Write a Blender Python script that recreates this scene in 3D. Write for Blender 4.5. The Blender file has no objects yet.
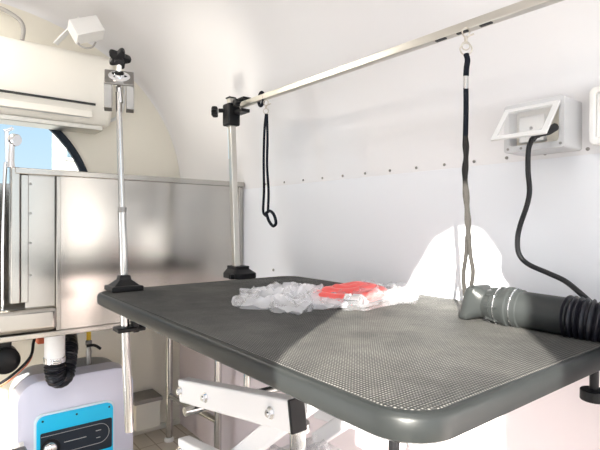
import bpy, bmesh, math, random
from mathutils import Vector, Matrix, noise

# ------------------------------------------------------------------ coordinates
# u = metres towards the tub end, v = metres towards the right-hand wall, z = height above the lens
ZC = 1.11                                   # lens height above the trailer floor
def W(u, v, z): return Vector((-u, v, z + ZC))
C = bpy.context.scene.collection
S = bpy.context.scene

# ------------------------------------------------------------------ camera
cd = bpy.data.cameras.new('camera'); cam = bpy.data.objects.new('camera', cd); C.objects.link(cam)
cd.sensor_width = 36; cd.lens = 28.8; cd.clip_start = 0.02; cd.clip_end = 500
yaw, pitch, roll = math.radians(38.09), math.radians(0.2), math.radians(0.24)
F = Vector((-math.cos(yaw)*math.cos(pitch), math.sin(yaw)*math.cos(pitch), -math.sin(pitch)))
R = F.cross(Vector((0, 0, 1))).normalized(); U = R.cross(F)
R2 = R*math.cos(roll) + U*math.sin(roll); U2 = U*math.cos(roll) - R*math.sin(roll)
cam.matrix_world = Matrix(((R2.x, U2.x, -F.x, 0), (R2.y, U2.y, -F.y, 0), (R2.z, U2.z, -F.z, ZC), (0, 0, 0, 1)))
S.camera = cam

# ------------------------------------------------------------------ view, world, sun, lights
S.view_settings.view_transform = 'Standard'; S.view_settings.look = 'None'
S.view_settings.gamma = 1; S.view_settings.use_curve_mapping = False
S.view_settings.exposure = 0.1
w = bpy.data.worlds.new('sky'); S.world = w; w.use_nodes = True
nt = w.node_tree; bg = nt.nodes['Background']
tc = nt.nodes.new('ShaderNodeTexCoord'); sx = nt.nodes.new('ShaderNodeSeparateXYZ'); cr = nt.nodes.new('ShaderNodeValToRGB')
nt.links.new(tc.outputs['Generated'], sx.inputs[0]); nt.links.new(sx.outputs['Z'], cr.inputs[0]); nt.links.new(cr.outputs[0], bg.inputs[0])
e = cr.color_ramp.elements
e[0].position = 0.0; e[0].color = (.72, .90, 1, 1); e[1].position = .5; e[1].color = (.22, .55, .95, 1)
bg.inputs[1].default_value = 1.0
SUN = Vector((-.78, 1.0, -.46)).normalized()          # direction in which sunlight travels
sl = bpy.data.lights.new('sun', 'SUN'); sl.energy = 25; sl.angle = math.radians(.5); sl.color = (1, .95, .86)
so = bpy.data.objects.new('sun', sl); C.objects.link(so); so.rotation_euler = SUN.to_track_quat('-Z', 'Y').to_euler()
def area(name, loc, target, sx_, sy_, power, col):
    l = bpy.data.lights.new(name, 'AREA'); l.shape = 'RECTANGLE'; l.size = sx_; l.size_y = sy_; l.energy = power; l.color = col
    o = bpy.data.objects.new(name, l); C.objects.link(o); o.location = loc
    o.rotation_euler = (Vector(target) - Vector(loc)).to_track_quat('-Z', 'Y').to_euler(); return o
area('rear_fill_light', W(-1.3, .1, .0), W(2, .2, -.1), 1.7, 1.6, 7.5, (.86, .92, 1))  # added fill lamp standing in for daylight from the unseen rear
area('added_ceiling_fill', W(.25, .1, 1.08), W(.25, .1, 0), .9, .3, 5, (.93, .96, 1))  # fill from the added ceiling lamp
area('side_fill_light', W(1.5, -.86, -.5), W(1.9, .6, -.6), .55, 1.0, 7, (.95, .97, 1))  # added area lamp that brightens the space under the tub
area('added_tub_fill', W(2.1, -.15, .90), W(2.1, .1, 0), .5, .12, 6.5, (1, .95, .86))  # added lamp that lifts the end wall above the tub

sp = bpy.data.lights.new('added_spot_light', 'SPOT'); sp.energy = 60; sp.spot_size = math.radians(24); sp.spot_blend = 1; sp.color = (1, .94, .82); sp.shadow_soft_size = .03  # added spot that throws the warm streak on the ceiling
spo = bpy.data.objects.new('added_spot_light', sp); C.objects.link(spo); spo.location = W(.9, -.62, .30)
spo.rotation_euler = (W(1.85, .95, .62) - W(.9, -.62, .30)).to_track_quat('-Z', 'Y').to_euler()

# ------------------------------------------------------------------ materials
M = {}
def mat(name, col, rough=.5, metal=0., bump=None, var=None, trans=0., alpha=1., coat=0., spec=.5, emis=None, ior=1.5):
    m = bpy.data.materials.new(name); m.use_nodes = True; n = m.node_tree; b = n.nodes['Principled BSDF']
    b.inputs['Base Color'].default_value = (*col, 1); b.inputs['Roughness'].default_value = rough
    b.inputs['Metallic'].default_value = metal; b.inputs['Transmission Weight'].default_value = trans
    b.inputs['Alpha'].default_value = alpha; b.inputs['Coat Weight'].default_value = coat
    b.inputs['Specular IOR Level'].default_value = spec; b.inputs['IOR'].default_value = ior
    tcn = n.nodes.new('ShaderNodeTexCoord')
    if emis:
        b.inputs['Emission Color'].default_value = (*emis[:3], 1); b.inputs['Emission Strength'].default_value = emis[3]
    if var:                      # (scale vector, amount): soft tone variation + roughness variation
        mp = n.nodes.new('ShaderNodeMapping'); mp.inputs['Scale'].default_value = var[0]
        nz = n.nodes.new('ShaderNodeTexNoise'); nz.inputs['Scale'].default_value = 1; nz.inputs['Detail'].default_value = 5
        rp = n.nodes.new('ShaderNodeMapRange'); rp.inputs[3].default_value = 1 - var[1]; rp.inputs[4].default_value = 1 + var[1]
        mx = n.nodes.new('ShaderNodeVectorMath'); mx.operation = 'SCALE'; mx.inputs[0].default_value = col
        n.links.new(tcn.outputs['Object'], mp.inputs[0]); n.links.new(mp.outputs[0], nz.inputs[0]); n.links.new(nz.outputs[0], rp.inputs[0])
        n.links.new(rp.outputs[0], mx.inputs['Scale']); n.links.new(mx.outputs[0], b.inputs['Base Color'])
        rr = n.nodes.new('ShaderNodeMapRange'); rr.inputs[3].default_value = max(0, rough - var[1]*.5); rr.inputs[4].default_value = rough + var[1]*.5
        n.links.new(nz.outputs[0], rr.inputs[0]); n.links.new(rr.outputs[0], b.inputs['Roughness'])
    if bump:                     # (scale vector, strength, distance)
        mp = n.nodes.new('ShaderNodeMapping'); mp.inputs['Scale'].default_value = bump[0]
        nz = n.nodes.new('ShaderNodeTexNoise'); nz.inputs['Scale'].default_value = 1; nz.inputs['Detail'].default_value = 4
        bp = n.nodes.new('ShaderNodeBump'); bp.inputs['Strength'].default_value = bump[1]; bp.inputs['Distance'].default_value = bump[2]
        n.links.new(tcn.outputs['Object'], mp.inputs[0]); n.links.new(mp.outputs[0], nz.inputs[0])
        n.links.new(nz.outputs[0], bp.inputs['Height']); n.links.new(bp.outputs[0], b.inputs['Normal'])
    M[name] = m; return m
mat('shell_white', (.765, .755, .765), .30, bump=((3, 3, 3), .25, .02), coat=.6)
mat('wall_panel_white', (.76, .775, .81), .28, bump=((2.5, 2.5, 2.5), .2, .02), spec=.5)
mat('pink_cast', (.82, .73, .75), .3)
mat('cream', (.82, .78, .68), .4)
mat('ac_white', (.86, .83, .76), .35)
mat('dark_slot', (.02, .02, .02), .5)
mat('white_plastic', (.85, .84, .82), .35)
mat('panel_grey', (.56, .56, .57), .35)
mat('steel_sheet', (.47, .445, .41), .2, 1., bump=((4, 4, 200), .02, .002), var=((3, 3, 5), .08))
mat('steel_trim', (.43, .41, .375), .22, 1., var=((8, 8, 8), .06))
mat('flap_grey', (.70, .70, .69), .3)
mat('nickel', (.50, .46, .40), .28, 1.)
mat('chrome', (.85, .86, .88), .08, 1.)
mat('tube_steel', (.55, .545, .53), .2, 1., var=((20, 20, 6), .06))
mat('zinc', (.30, .29, .275), .4, 1., var=((30, 30, 30), .12))
mat('alu', (.60, .58, .53), .33, 1., var=((10, 40, 40), .05))
mat('black_plastic', (.008, .008, .009), .38, spec=.25)
mat('black_rubber', (.012, .012, .014), .45, spec=.3)
mat('gasket', (.015, .022, .033), .5, spec=.2)
mat('table_rim', (.016, .018, .018), .36, spec=.28, var=((14, 14, 14), .06))
mat('white_paint', (.84, .83, .84), .3)
mat('heater_body', (.70, .70, .82), .3)
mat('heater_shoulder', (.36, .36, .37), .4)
mat('cyan', (.0, .56, .92), .3)
mat('cyan_edge', (.75, .85, .9), .3)
mat('panel_dark', (.02, .028, .04), .3, spec=.25)
mat('line_grey', (.45, .45, .45), .4)
mat('red_rubber', (.72, .10, .09), .4)
mat('yellow', (.85, .55, .03), .4)
mat('orange', (.70, .16, .07), .5)
mat('nozzle_grey', (.027, .03, .03), .35, spec=.3)
mat('hose_black', (.010, .010, .014), .35, spec=.3)
mat('grey_braid', (.035, .033, .031), .9, spec=.08, bump=((600, 600, 200), .9, .002), var=((90, 90, 260), .25))
mat('black_webbing', (.008, .010, .016), .8, spec=.15, bump=((500, 500, 500), .4, .001))
mat('building_white', (.27, .27, .25), .8)
mat('building_glass', (.10, .14, .17), .2)
mat('asphalt', (.35, .33, .3), .9)
mat('window_glass', (.95, .97, .98), .02, trans=1., ior=1.01)
mat('clear_cover', (.9, .9, .9), .12, alpha=.2)
mat('bag_film_brightened', (.92, .92, .95), .12, bump=((22, 22, 22), .35, .02), alpha=.34, spec=.9, coat=.8)  # clear film whitened to lift the bag lying in shade
mat('bag_film', (.66, .66, .69), .16, bump=((22, 22, 22), .4, .02), alpha=.15, spec=.8, coat=.5)  # clear film dimmed so the sunlit bag does not blow out
mat('grey_cable', (.40, .38, .36), .6)
mat('tan_beige', (.80, .76, .67), .45)
mat('added_lamp_diffuser', (.9, .9, .9), .5, emis=(1, .98, .95, 3))  # glowing face of the added ceiling lamps
# floor: pale vinyl planks
m = mat('floor_tile', (.70, .62, .50), .45); n = m.node_tree; b = n.nodes['Principled BSDF']
tcn = n.nodes['Texture Coordinate']; br = n.nodes.new('ShaderNodeTexBrick')
br.inputs['Color1'].default_value = (.62, .56, .48, 1); br.inputs['Color2'].default_value = (.67, .61, .53, 1); br.inputs['Mortar'].default_value = (.42, .35, .27, 1)
br.inputs['Scale'].default_value = 3; br.inputs['Mortar Size'].default_value = .01; br.offset = 0
n.links.new(tcn.outputs['Object'], br.inputs[0]); n.links.new(br.outputs[0], b.inputs['Base Color'])
# table mat: dusty ribbed rubber, raised small pyramids
m = mat('table_mat', (.05, .05, .05), .6, spec=.08); n = m.node_tree; b = n.nodes['Principled BSDF']; tcn = n.nodes['Texture Coordinate']
def wave(direction, scale):
    wv = n.nodes.new('ShaderNodeTexWave'); wv.bands_direction = direction; wv.inputs['Scale'].default_value = scale
    wv.wave_profile = 'TRI'; n.links.new(tcn.outputs['Object'], wv.inputs[0]); return wv
wx, wy = wave('X', 62), wave('Y', 62)
mn = n.nodes.new('ShaderNodeMath'); mn.operation = 'MINIMUM'; n.links.new(wx.outputs['Fac'], mn.inputs[0]); n.links.new(wy.outputs['Fac'], mn.inputs[1])
bp = n.nodes.new('ShaderNodeBump'); bp.inputs['Strength'].default_value = .8; bp.inputs['Distance'].default_value = .0022
n.links.new(mn.outputs[0], bp.inputs['Height']); n.links.new(bp.outputs[0], b.inputs['Normal'])
nz = n.nodes.new('ShaderNodeTexNoise'); nz.inputs['Scale'].default_value = 7; nz.inputs['Detail'].default_value = 7; nz.inputs['Roughness'].default_value = .65
n.links.new(tcn.outputs['Object'], nz.inputs[0])
rp = n.nodes.new('ShaderNodeValToRGB'); rp.color_ramp.elements[0].position = .42; rp.color_ramp.elements[0].color = (.024, .025, .026, 1)
rp.color_ramp.elements[1].position = .72; rp.color_ramp.elements[1].color = (.065, .064, .060, 1)
n.links.new(nz.outputs[0], rp.inputs[0])
ad = n.nodes.new('ShaderNodeMixRGB'); ad.inputs[2].default_value = (.45, .44, .41, 1)   # dust caught on the raised tips
sm = n.nodes.new('ShaderNodeMapRange'); sm.inputs[1].default_value = .25; sm.inputs[2].default_value = .9; sm.inputs[4].default_value = .75
n.links.new(mn.outputs[0], sm.inputs[0]); dn = n.nodes.new('ShaderNodeTexNoise'); dn.inputs['Scale'].default_value = 5; dn.inputs['Detail'].default_value = 8; dn.inputs['Roughness'].default_value = .7
n.links.new(tcn.outputs['Object'], dn.inputs[0]); dr = n.nodes.new('ShaderNodeMapRange'); dr.inputs[1].default_value = .35; dr.inputs[2].default_value = .62; dr.inputs[3].default_value = .35
n.links.new(dn.outputs[0], dr.inputs[0]); dm = n.nodes.new('ShaderNodeMath'); dm.operation = 'MULTIPLY'
n.links.new(sm.outputs[0], dm.inputs[0]); n.links.new(dr.outputs[0], dm.inputs[1]); n.links.new(dm.outputs[0], ad.inputs[0]); n.links.new(rp.outputs[0], ad.inputs[1]); n.links.new(ad.outputs[0], b.inputs['Base Color'])

# ------------------------------------------------------------------ builders
ORG = {}
def tag(o, label=None, cat=None, group=None, kind=None):
    for k, x in (('label', label), ('category', cat), ('group', group), ('kind', kind)):
        if x: o[k] = x
    return o
def thing(name, label, cat, at_, group=None):
    o = bpy.data.objects.new(name, None); C.objects.link(o); o.location = at_; o.empty_display_size = .05
    ORG[o.name] = Vector(at_); return tag(o, label, cat, group)
def obj(name, bm, m, parent=None, smooth=True, sub=0, bev=0, label=None, solid=0, at_=None):
    """link the bmesh (in world space) as one object; parent: thing or part"""
    off = ORG[parent.name] if parent else (Vector(at_) if at_ is not None else Vector((0, 0, 0)))
    bmesh.ops.recalc_face_normals(bm, faces=bm.faces)
    bmesh.ops.translate(bm, verts=bm.verts, vec=-off)
    me = bpy.data.meshes.new(name); bm.to_mesh(me); bm.free()
    for mm in (m if isinstance(m, (list, tuple)) else [m]): me.materials.append(M[mm])
    o = bpy.data.objects.new(name, me); C.objects.link(o)
    if parent: o.parent = parent
    else: o.location = off
    ORG[o.name] = off
    if smooth:
        for p in me.polygons: p.use_smooth = True
        try: me.set_sharp_from_angle(angle=math.radians(38))
        except Exception: pass
    if solid: s_ = o.modifiers.new('thickness', 'SOLIDIFY'); s_.thickness = solid; s_.offset = 0
    if bev:
        b_ = o.modifiers.new('bevel', 'BEVEL'); b_.width = bev; b_.segments = 3; b_.limit_method = 'ANGLE'; b_.angle_limit = math.radians(40)
    if sub: s_ = o.modifiers.new('subdiv', 'SUBSURF'); s_.levels = sub; s_.render_levels = sub
    if label: o['label'] = label
    return o
def NB(): return bmesh.new()
def box(bm, u0, u1, v0, v1, z0, z1, mtx=None):
    vs = [bm.verts.new((mtx @ W(u, v, z)) if mtx else W(u, v, z)) for u in (u0, u1) for v in (v0, v1) for z in (z0, z1)]
    for f in ((0, 1, 3, 2), (4, 6, 7, 5), (0, 4, 5, 1), (2, 3, 7, 6), (0, 2, 6, 4), (1, 5, 7, 3)): bm.faces.new([vs[i] for i in f])
    return bm
def obox(bm, a, b, wdt, hgt, up=Vector((0, 0, 1))):
    """bar from a to b of rectangular section (wdt across, hgt along up)"""
    d = (b - a).normalized(); s = d.cross(up).normalized(); t = s.cross(d).normalized()
    vs = [bm.verts.new(p + s*i*wdt/2 + t*j*hgt/2) for p in (a, b) for i in (-1, 1) for j in (-1, 1)]
    for f in ((0, 1, 3, 2), (4, 6, 7, 5), (0, 4, 5, 1), (2, 3, 7, 6), (0, 2, 6, 4), (1, 5, 7, 3)): bm.faces.new([vs[i] for i in f])
    return bm
def spline(pts, k=8):
    P = [pts[0]*2 - pts[1]] + list(pts) + [pts[-1]*2 - pts[-2]]; out = []
    for i in range(1, len(P) - 2):
        a, b, c, d = P[i-1:i+3]
        for j in range(k):
            t = j/k; out.append(.5*((2*b) + (c-a)*t + (2*a-5*b+4*c-d)*t*t + (3*b-a-3*c+d)*t**3))
    out.append(pts[-1]); return out
def tube(bm, pts, r, n=16, cap=True, flat=None, closed=False):
    """r: number or list; flat=(vector, ratio) squashes the section along vector"""
    rings = []; N = len(pts); prev = None
    for i, p in enumerate(pts):
        if closed: d = (pts[(i+1) % N] - pts[i-1]).normalized()
        else: d = (pts[min(i+1, N-1)] - pts[max(i-1, 0)]).normalized()
        if prev is None:
            ref = Vector((0, 0, 1)) if abs(d.z) < .9 else Vector((1, 0, 0)); s = d.cross(ref).normalized()
        else: s = (prev - d*prev.dot(d)).normalized()
        prev = s; t = d.cross(s); rr = r[i] if isinstance(r, (list, tuple)) else r; ring = []
        for k in range(n):
            a = 2*math.pi*k/n; q = s*math.cos(a)*rr + t*math.sin(a)*rr
            if flat: q = q - flat[0]*(q.dot(flat[0])*(1 - flat[1]))
            ring.append(bm.verts.new(p + q))
        rings.append(ring)
    last = N if closed else N - 1
    for i in range(last):
        A, B = rings[i], rings[(i+1) % N]
        for k in range(n): bm.faces.new((A[k], A[(k+1) % n], B[(k+1) % n], B[k]))
    if cap and not closed: bm.faces.new(rings[0][::-1]); bm.faces.new(rings[-1])
    return bm
def cyl(bm, a, b, r, n=24, r2=None): return tube(bm, [a, b], [r, r if r2 is None else r2], n)
def ringpts(c, ax, r, n=32, sx_=1.):
    ref = Vector((0, 0, 1)) if abs(ax.z) < .9 else Vector((1, 0, 0)); s = ax.cross(ref).normalized(); t = ax.cross(s)
    return [c + s*math.cos(2*math.pi*i/n)*r*sx_ + t*math.sin(2*math.pi*i/n)*r for i in range(n)]
def prism(bm, pts, vec):
    a = [bm.verts.new(p) for p in pts]; b = [bm.verts.new(p + vec) for p in pts]; n_ = len(pts)
    bm.faces.new(a[::-1]); bm.faces.new(b)
    for i in range(n_): bm.faces.new((a[i], a[(i+1) % n_], b[(i+1) % n_], b[i]))
    return bm
def frame_prism(bm, outer, inner, vec):
    n_ = len(outer); o0 = [bm.verts.new(p) for p in outer]; i0 = [bm.verts.new(p) for p in inner]
    o1 = [bm.verts.new(p + vec) for p in outer]; i1 = [bm.verts.new(p + vec) for p in inner]
    for i in range(n_):
        j = (i+1) % n_
        bm.faces.new((o0[i], o0[j], i0[j], i0[i])); bm.faces.new((o1[i], i1[i], i1[j], o1[j]))
        bm.faces.new((o0[i], o1[i], o1[j], o0[j])); bm.faces.new((i0[i], i0[j], i1[j], i1[i]))
    return bm
def rrect(x0, x1, y0, y1, r, n=6):
    out = []
    for cx, cy, a0 in ((x1-r, y1-r, 0), (x0+r, y1-r, 90), (x0+r, y0+r, 180), (x1-r, y0+r, 270)):
        for i in range(n+1):
            a = math.radians(a0 + 90*i/n); out.append((cx + r*math.cos(a), cy + r*math.sin(a)))
    return out
def bolt(bm, c, ax, r=.009, h=.007):
    cyl(bm, c, c + ax*.002, r*1.55, 20)
    tube(bm, [c + ax*.002, c + ax*(.002+h)], r, 6)
    cyl(bm, c + ax*(.002+h), c + ax*(.004+h), r*.55, 12); return bm
def star_knob(bm, c, ax, r, h, lobes=5):
    ref = Vector((0, 0, 1)) if abs(ax.z) < .9 else Vector((1, 0, 0)); s = ax.cross(ref).normalized(); t = ax.cross(s)
    N = lobes*10; prof = [(-.5, .78), (-.42, .95), (0, 1.0), (.35, .95), (.5, .72)]; rings = []
    for zz, k in prof:
        ring = []
        for i in range(N):
            a = 2*math.pi*i/N; rr = r*k*(.80 + .20*math.cos(lobes*a))
            ring.append(bm.verts.new(c + ax*h*zz + s*rr*math.cos(a) + t*rr*math.sin(a)))
        rings.append(ring)
    for A, B in zip(rings, rings[1:]):
        for i in range(N): bm.faces.new((A[i], A[(i+1) % N], B[(i+1) % N], B[i]))
    bm.faces.new(rings[0][::-1]); bm.faces.new(rings[-1]); return bm
eu, ev, ez = Vector((-1, 0, 0)), Vector((0, 1, 0)), Vector((0, 0, 1))

def gp2(x, y, v):                              # point on the plane v seen at a pixel (used while placing long straps)
    d = F + R2*(x-300)/480 - U2*(y-225)/480; return Vector((0, 0, ZC)) + d*(v/d.y)

# ------------------------------------------------------------------ the trailer shell (structure)
FL = -1.11; WV = 1.121; VC = .12; HALF = 1.001; Z0 = .15; UE = 2.5; UR = -1.6
def bump_h(u):                               # crown height above the wall line; the roof drops towards the end wall
    if u < 1.55: return 1.0
    t = (u - 1.55)/(UE - 1.55); return .83 + .17*math.sqrt(max(0, 1 - t*t))
def section(u, n_=40):
    h = bump_h(u); ex = 2/2.15; out = []
    for i in range(n_+1):
        a = math.pi*i/n_; c_, s_ = math.cos(a), math.sin(a)
        out.append((VC + HALF*math.copysign(abs(c_)**ex, c_), Z0 + h*abs(s_)**ex))
    return out
us = [UR, -1.1, -.6, -.1, .4, .9, 1.3, 1.55] + [1.55 + .95*math.sin(math.pi/2*i/14) for i in range(1, 15)]
def shell_mesh(thick):
    bm = NB(); grids = []
    for off in (0, thick):
        g = []
        for u in us:
            row = []
            for (v, z) in section(u):
                k = 1 + off
                row.append(bm.verts.new(W(u, VC + (v - VC)*k, Z0 + (z - Z0)*k)))
            g.append(row)
        grids.append(g)
    a, b = grids; nu, nv = len(a), len(a[0])
    for i in range(nu-1):
        for j in range(nv-1):
            bm.faces.new((a[i][j], a[i+1][j], a[i+1][j+1], a[i][j+1])); bm.faces.new((b[i][j], b[i][j+1], b[i+1][j+1], b[i+1][j]))
    for j in range(nv-1):
        for i in (0, nu-1): bm.faces.new((a[i][j], a[i][j+1], b[i][j+1], b[i][j]))
    for i in range(nu-1):
        for j in (0, nv-1): bm.faces.new((a[i][j], a[i+1][j], b[i+1][j], b[i][j]))
    return bm
ceil = obj('ceiling', shell_mesh(.035), 'shell_white'); ceil['kind'] = 'structure'
bm = NB(); box(bm, UR, UE, -.916, -.881, FL, Z0); wl = obj('wall_left', bm, 'shell_white', smooth=False); wl['kind'] = 'structure'
# doorway in the left wall and roof shoulder (behind the camera), arched as its patch of sun shows, and a small hatch added to let sun onto the tub
sv = SUN / SUN.y                              # per metre of v
def cut(target, pts2d, v_from=-.35, v_to=-1.3):  # outline given at v=-.9, sides follow the sun direction to shape the patch
    """cut target with a prism whose outline (u,z at v=-.9) runs along the sun direction"""
    bm_ = NB(); prism(bm_, [W(u, -.9, z) + sv*(v_from+.9) for u, z in pts2d], sv*(v_to - v_from)); bmesh.ops.recalc_face_normals(bm_, faces=bm_.faces)
    me_ = bpy.data.meshes.new('cutter'); bm_.to_mesh(me_); bm_.free(); co = bpy.data.objects.new('cutter', me_); C.objects.link(co)
    md = target.modifiers.new('cut', 'BOOLEAN'); md.operation = 'DIFFERENCE'; md.solver = 'EXACT'; md.object = co
    dg = bpy.context.evaluated_depsgraph_get(); dg.update()
    nm = bpy.data.meshes.new_from_object(target.evaluated_get(dg)); target.modifiers.remove(md); target.data = nm
    bpy.data.objects.remove(co); bpy.data.meshes.remove(me_)
def back(u, v, z, vv=-.9):
    q = W(u, v, z) - sv*(v - vv); return (-q.x, q.z - ZC)
patch = [back(.304, .71, -.2), back(.427, .86, -.2), back(.615, WV, -.149), back(.628, WV, -.088), back(.683, WV, -.02), back(.72, WV, -.010), back(.756, WV, -.013),
         back(.82, WV, -.045), back(.925, WV, -.202), back(.828, .785, -.2), back(.62, .47, -.2), back(.50, .33, -.2)]
door = patch + [(patch[-1][0]+.01, -.2), (patch[-1][0]+.01, FL+.02), (patch[0][0], FL+.02), (patch[0][0], -.2)]
for t in (ceil, wl): cut(t, door)
for t in (ceil, wl): cut(t, rrect(.86, 1.3, .17, .39, .03))
cut(wl, rrect(1.2, 1.8, -1.07, .05, .04), -.7, -1.1)  # unseen side doorway, added to let light in under the tub

bm = NB(); box(bm, UR, UE, -.95, 1.16, FL-.05, FL); o = obj('floor', bm, 'floor_tile', smooth=False); o['kind'] = 'structure'
bm = NB(); box(bm, UR, UE, WV, WV+.035, FL, Z0-.0); wr = obj('wall_right', bm, 'wall_panel_white', smooth=False); wr['kind'] = 'structure'
bm = NB(); box(bm, UR, UE, WV-.0022, WV, FL, Z0); o = obj('trim_1', bm, 'wall_panel_white', bev=.0008, smooth=False); o['kind'] = 'structure'
bm = NB(); box(bm, UR, UE, WV-.004, WV-.0022, FL, -.26); o = obj('pink_cast_sheet', bm, 'pink_cast', smooth=False); o['kind'] = 'structure'  # pink cast of overexposed light, put into the colour of an added sheet
for u in [1.41, 1.30, 1.195, 1.09, .985, .885, .79, .70, .612, .52, .43, 1.53, 1.66]:
    bm = NB(); c = W(u, WV-.001, Z0+.012); tube(bm, [c, c - ev*.002, c - ev*.0035], [.0042, .0038, .0015], 10); obj('rivet', bm, 'zinc', wr)
bm = NB(); c = W(1.60, WV-.002, -.19); tube(bm, [c, c - ev*.003, c - ev*.005], [.006, .0055, .002], 10); obj('rivet', bm, 'zinc', wr)
# unseen rear wall, opened wide to let fill light in
bm = NB(); sec = [(v, z) for v, z in section(0)]
outer = [(WV, FL)] + sec + [(-.881, FL)]
def inner_of(p): return (max(-.70, min(.94, p[0])), max(-1.0, min(.85, p[1])))
frame_prism(bm, [W(UR, *p) for p in outer], [W(UR, *inner_of(p)) for p in outer], Vector((.03, 0, 0)))
o = obj('wall_rear', bm, 'shell_white', smooth=False); o['kind'] = 'structure'
# end wall with round window
WC, WR = (.12, .05), .535
ang = [math.atan2(z - WC[1], v - WC[0]) for v, z in [(WV, FL), (WV, -.6), (WV, -.3), (WV, 0)] + section(UE)[:] + [(-.881, 0), (-.881, -.3), (-.881, -.6), (-.881, FL), (-.4, FL), (.12, FL), (.6, FL)]]
outl = [(WV, FL), (WV, -.6), (WV, -.3), (WV, 0)] + section(UE)[:] + [(-.881, 0), (-.881, -.3), (-.881, -.6), (-.881, FL), (-.4, FL), (.12, FL), (.6, FL)]
def circ(r): return [(WC[0] + r*math.cos(a), WC[1] + r*math.sin(a)) for a in ang]
bm = NB(); frame_prism(bm, [W(UE, *p) for p in outl], [W(UE, *p) for p in circ(WR-.005)], Vector((-.04, 0, 0)))
o = obj('wall_end', bm, 'cream', smooth=False); o['kind'] = 'structure'
def circle(r, n_=96): return [(WC[0] + r*math.cos(2*math.pi*i/n_), WC[1] + r*math.sin(2*math.pi*i/n_)) for i in range(n_)]
win = bpy.data.objects.new('window_1', None); C.objects.link(win); win.location = W(UE, *WC); ORG[win.name] = W(UE, *WC); win['kind'] = 'structure'
bm = NB(); frame_prism(bm, [W(UE-.012, *p) for p in circle(WR+.014)], [W(UE-.012, *p) for p in circle(WR-.018)], Vector((-.03, 0, 0)))
obj('gasket', bm, 'gasket', win, bev=.004)
bm = NB(); prism(bm, [W(UE+.01, *p) for p in circle(WR-.02)], Vector((-.004, 0, 0))); obj('glass_pane', bm, 'window_glass', win, smooth=False)
bm = NB(); box(bm, UE-.012, UE, -.88, WV-.003, FL, FL+.03); o = obj('baseboard_end', bm, 'tan_beige', bev=.003); o['kind'] = 'structure'
# added ceiling lamp above the camera, out of view, for fill light
lp = thing('added_ceiling_light', 'added slim white LED ceiling light above the grooming table', 'light', W(.25, .1, 1.10))
bm = NB(); box(bm, .05, .45, -.1, .3, 1.105, 1.135); obj('lamp_housing', bm, 'white_plastic', lp, bev=.005)
bm = NB(); box(bm, .07, .43, -.08, .28, 1.10, 1.106); obj('diffuser', bm, 'added_lamp_diffuser', lp, smooth=False)

tl = thing('added_ceiling_light', 'added short white LED light on the roof above the bathing tub', 'light', W(2.1, -.15, .93))  # added lamp, out of view, for extra light at the tub end
bm = NB(); box(bm, 1.83, 2.37, -.22, -.08, .925, .96); obj('lamp_housing', bm, 'white_plastic', tl, bev=.005)
bm = NB(); box(bm, 1.84, 2.36, -.21, -.09, .92, .926); obj('diffuser', bm, 'added_lamp_diffuser', tl, smooth=False)

sq = thing('added_spot_lamp', 'added small white spot lamp fixed to the left wall of the trailer', 'lamp', W(.9, -.85, .30))  # housing for the added spot that lights the ceiling streak
bm = NB(); dd = (W(1.85, .95, .62) - W(.9, -.62, .30)).normalized(); tube(bm, [W(.9, -.62, .30) - dd*.10, W(.9, -.62, .30) - dd*.09, W(.9, -.62, .30) - dd*.03], [.02, .035, .04], 24); obj('lamp_head', bm, 'white_plastic', sq)
bm = NB(); cyl(bm, W(.9, -.62, .30) - dd*.09, W(.85, -.875, .30), .01, 12); obj('bracket', bm, 'white_plastic', sq)

# ------------------------------------------------------------------ outside
bm = NB(); box(bm, -60, 80, -60, 60, FL-.65, FL-.6); o = obj('ground', bm, 'asphalt', smooth=False); o['kind'] = 'structure'
bd = thing('building', 'white building with windows seen outside through the round window', 'building', W(14, 4, FL-.6))
bm = NB(); box(bm, 13, 13.8, 2.62, 9, FL-.6, 5.2); obj('wall', bm, 'building_white', bd, smooth=False)
for v0, z0 in ((2.74, 1.55), (3.6, 1.55), (2.74, .1)):
    bm = NB(); box(bm, 12.96, 13.01, v0, v0+.36, z0, z0+.75); f_ = obj('window', bm, 'white_plastic', bd, smooth=False)
    bm = NB(); box(bm, 12.94, 12.97, v0+.05, v0+.31, z0+.06, z0+.69); obj('pane', bm, 'building_glass', f_, smooth=False)

# ------------------------------------------------------------------ air conditioner on the end wall
ac = thing('air_conditioner', 'cream white wall air conditioner above the round window', 'air conditioner', W(2.45, .25, .45))
prof = [(2.46, .455), (2.46, .775), (2.38, .785), (2.335, .772), (2.315, .735), (2.305, .64), (2.31, .565), (2.345, .475), (2.37, .455)]
bm = NB(); prism(bm, [W(u, -.18, z) for u, z in prof], ev*(.70+.18)); obj('casing', bm, 'ac_white', ac, bev=.018)
bm = NB(); obox(bm, W(2.333, -.12, .506), W(2.333, .61, .506), .008, .052, up=(Vector((-.25, 0, 1))).normalized()); obj('louver', bm, 'ac_white', ac, bev=.002)
bm = NB(); obox(bm, W(2.322, -.13, .541), W(2.322, .62, .541), .018, .009); obj('air_slot', bm, 'dark_slot', ac)
bm = NB(); obox(bm, W(2.343, -.10, .481), W(2.343, .60, .481), .012, .003); obj('louver_lip', bm, 'panel_grey', ac)
bm = NB(); box(bm, 2.36, 2.48, -.2, .665, .432, .455); obj('base_rail', bm, 'alu', ac, bev=.003)
bm = NB(); tube(bm, spline([W(2.47, .80, .70), W(2.47, .795, .60), W(2.46, .765, .53), W(2.44, .69, .485)]), .008, 10)
obj('pipe', bm, 'flap_grey', ac)
bm = NB(); tube(bm, spline([W(2.44, .20, .93), W(2.42, .27, .915), W(2.40, .325, .88), W(2.39, .34, .84), W(2.39, .335, .79)]), .009, 12)
tag(obj('conduit', bm, 'grey_cable', at_=W(2.4, .3, .8)), 'grey flexible conduit looping down onto the air conditioner', 'conduit')
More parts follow.
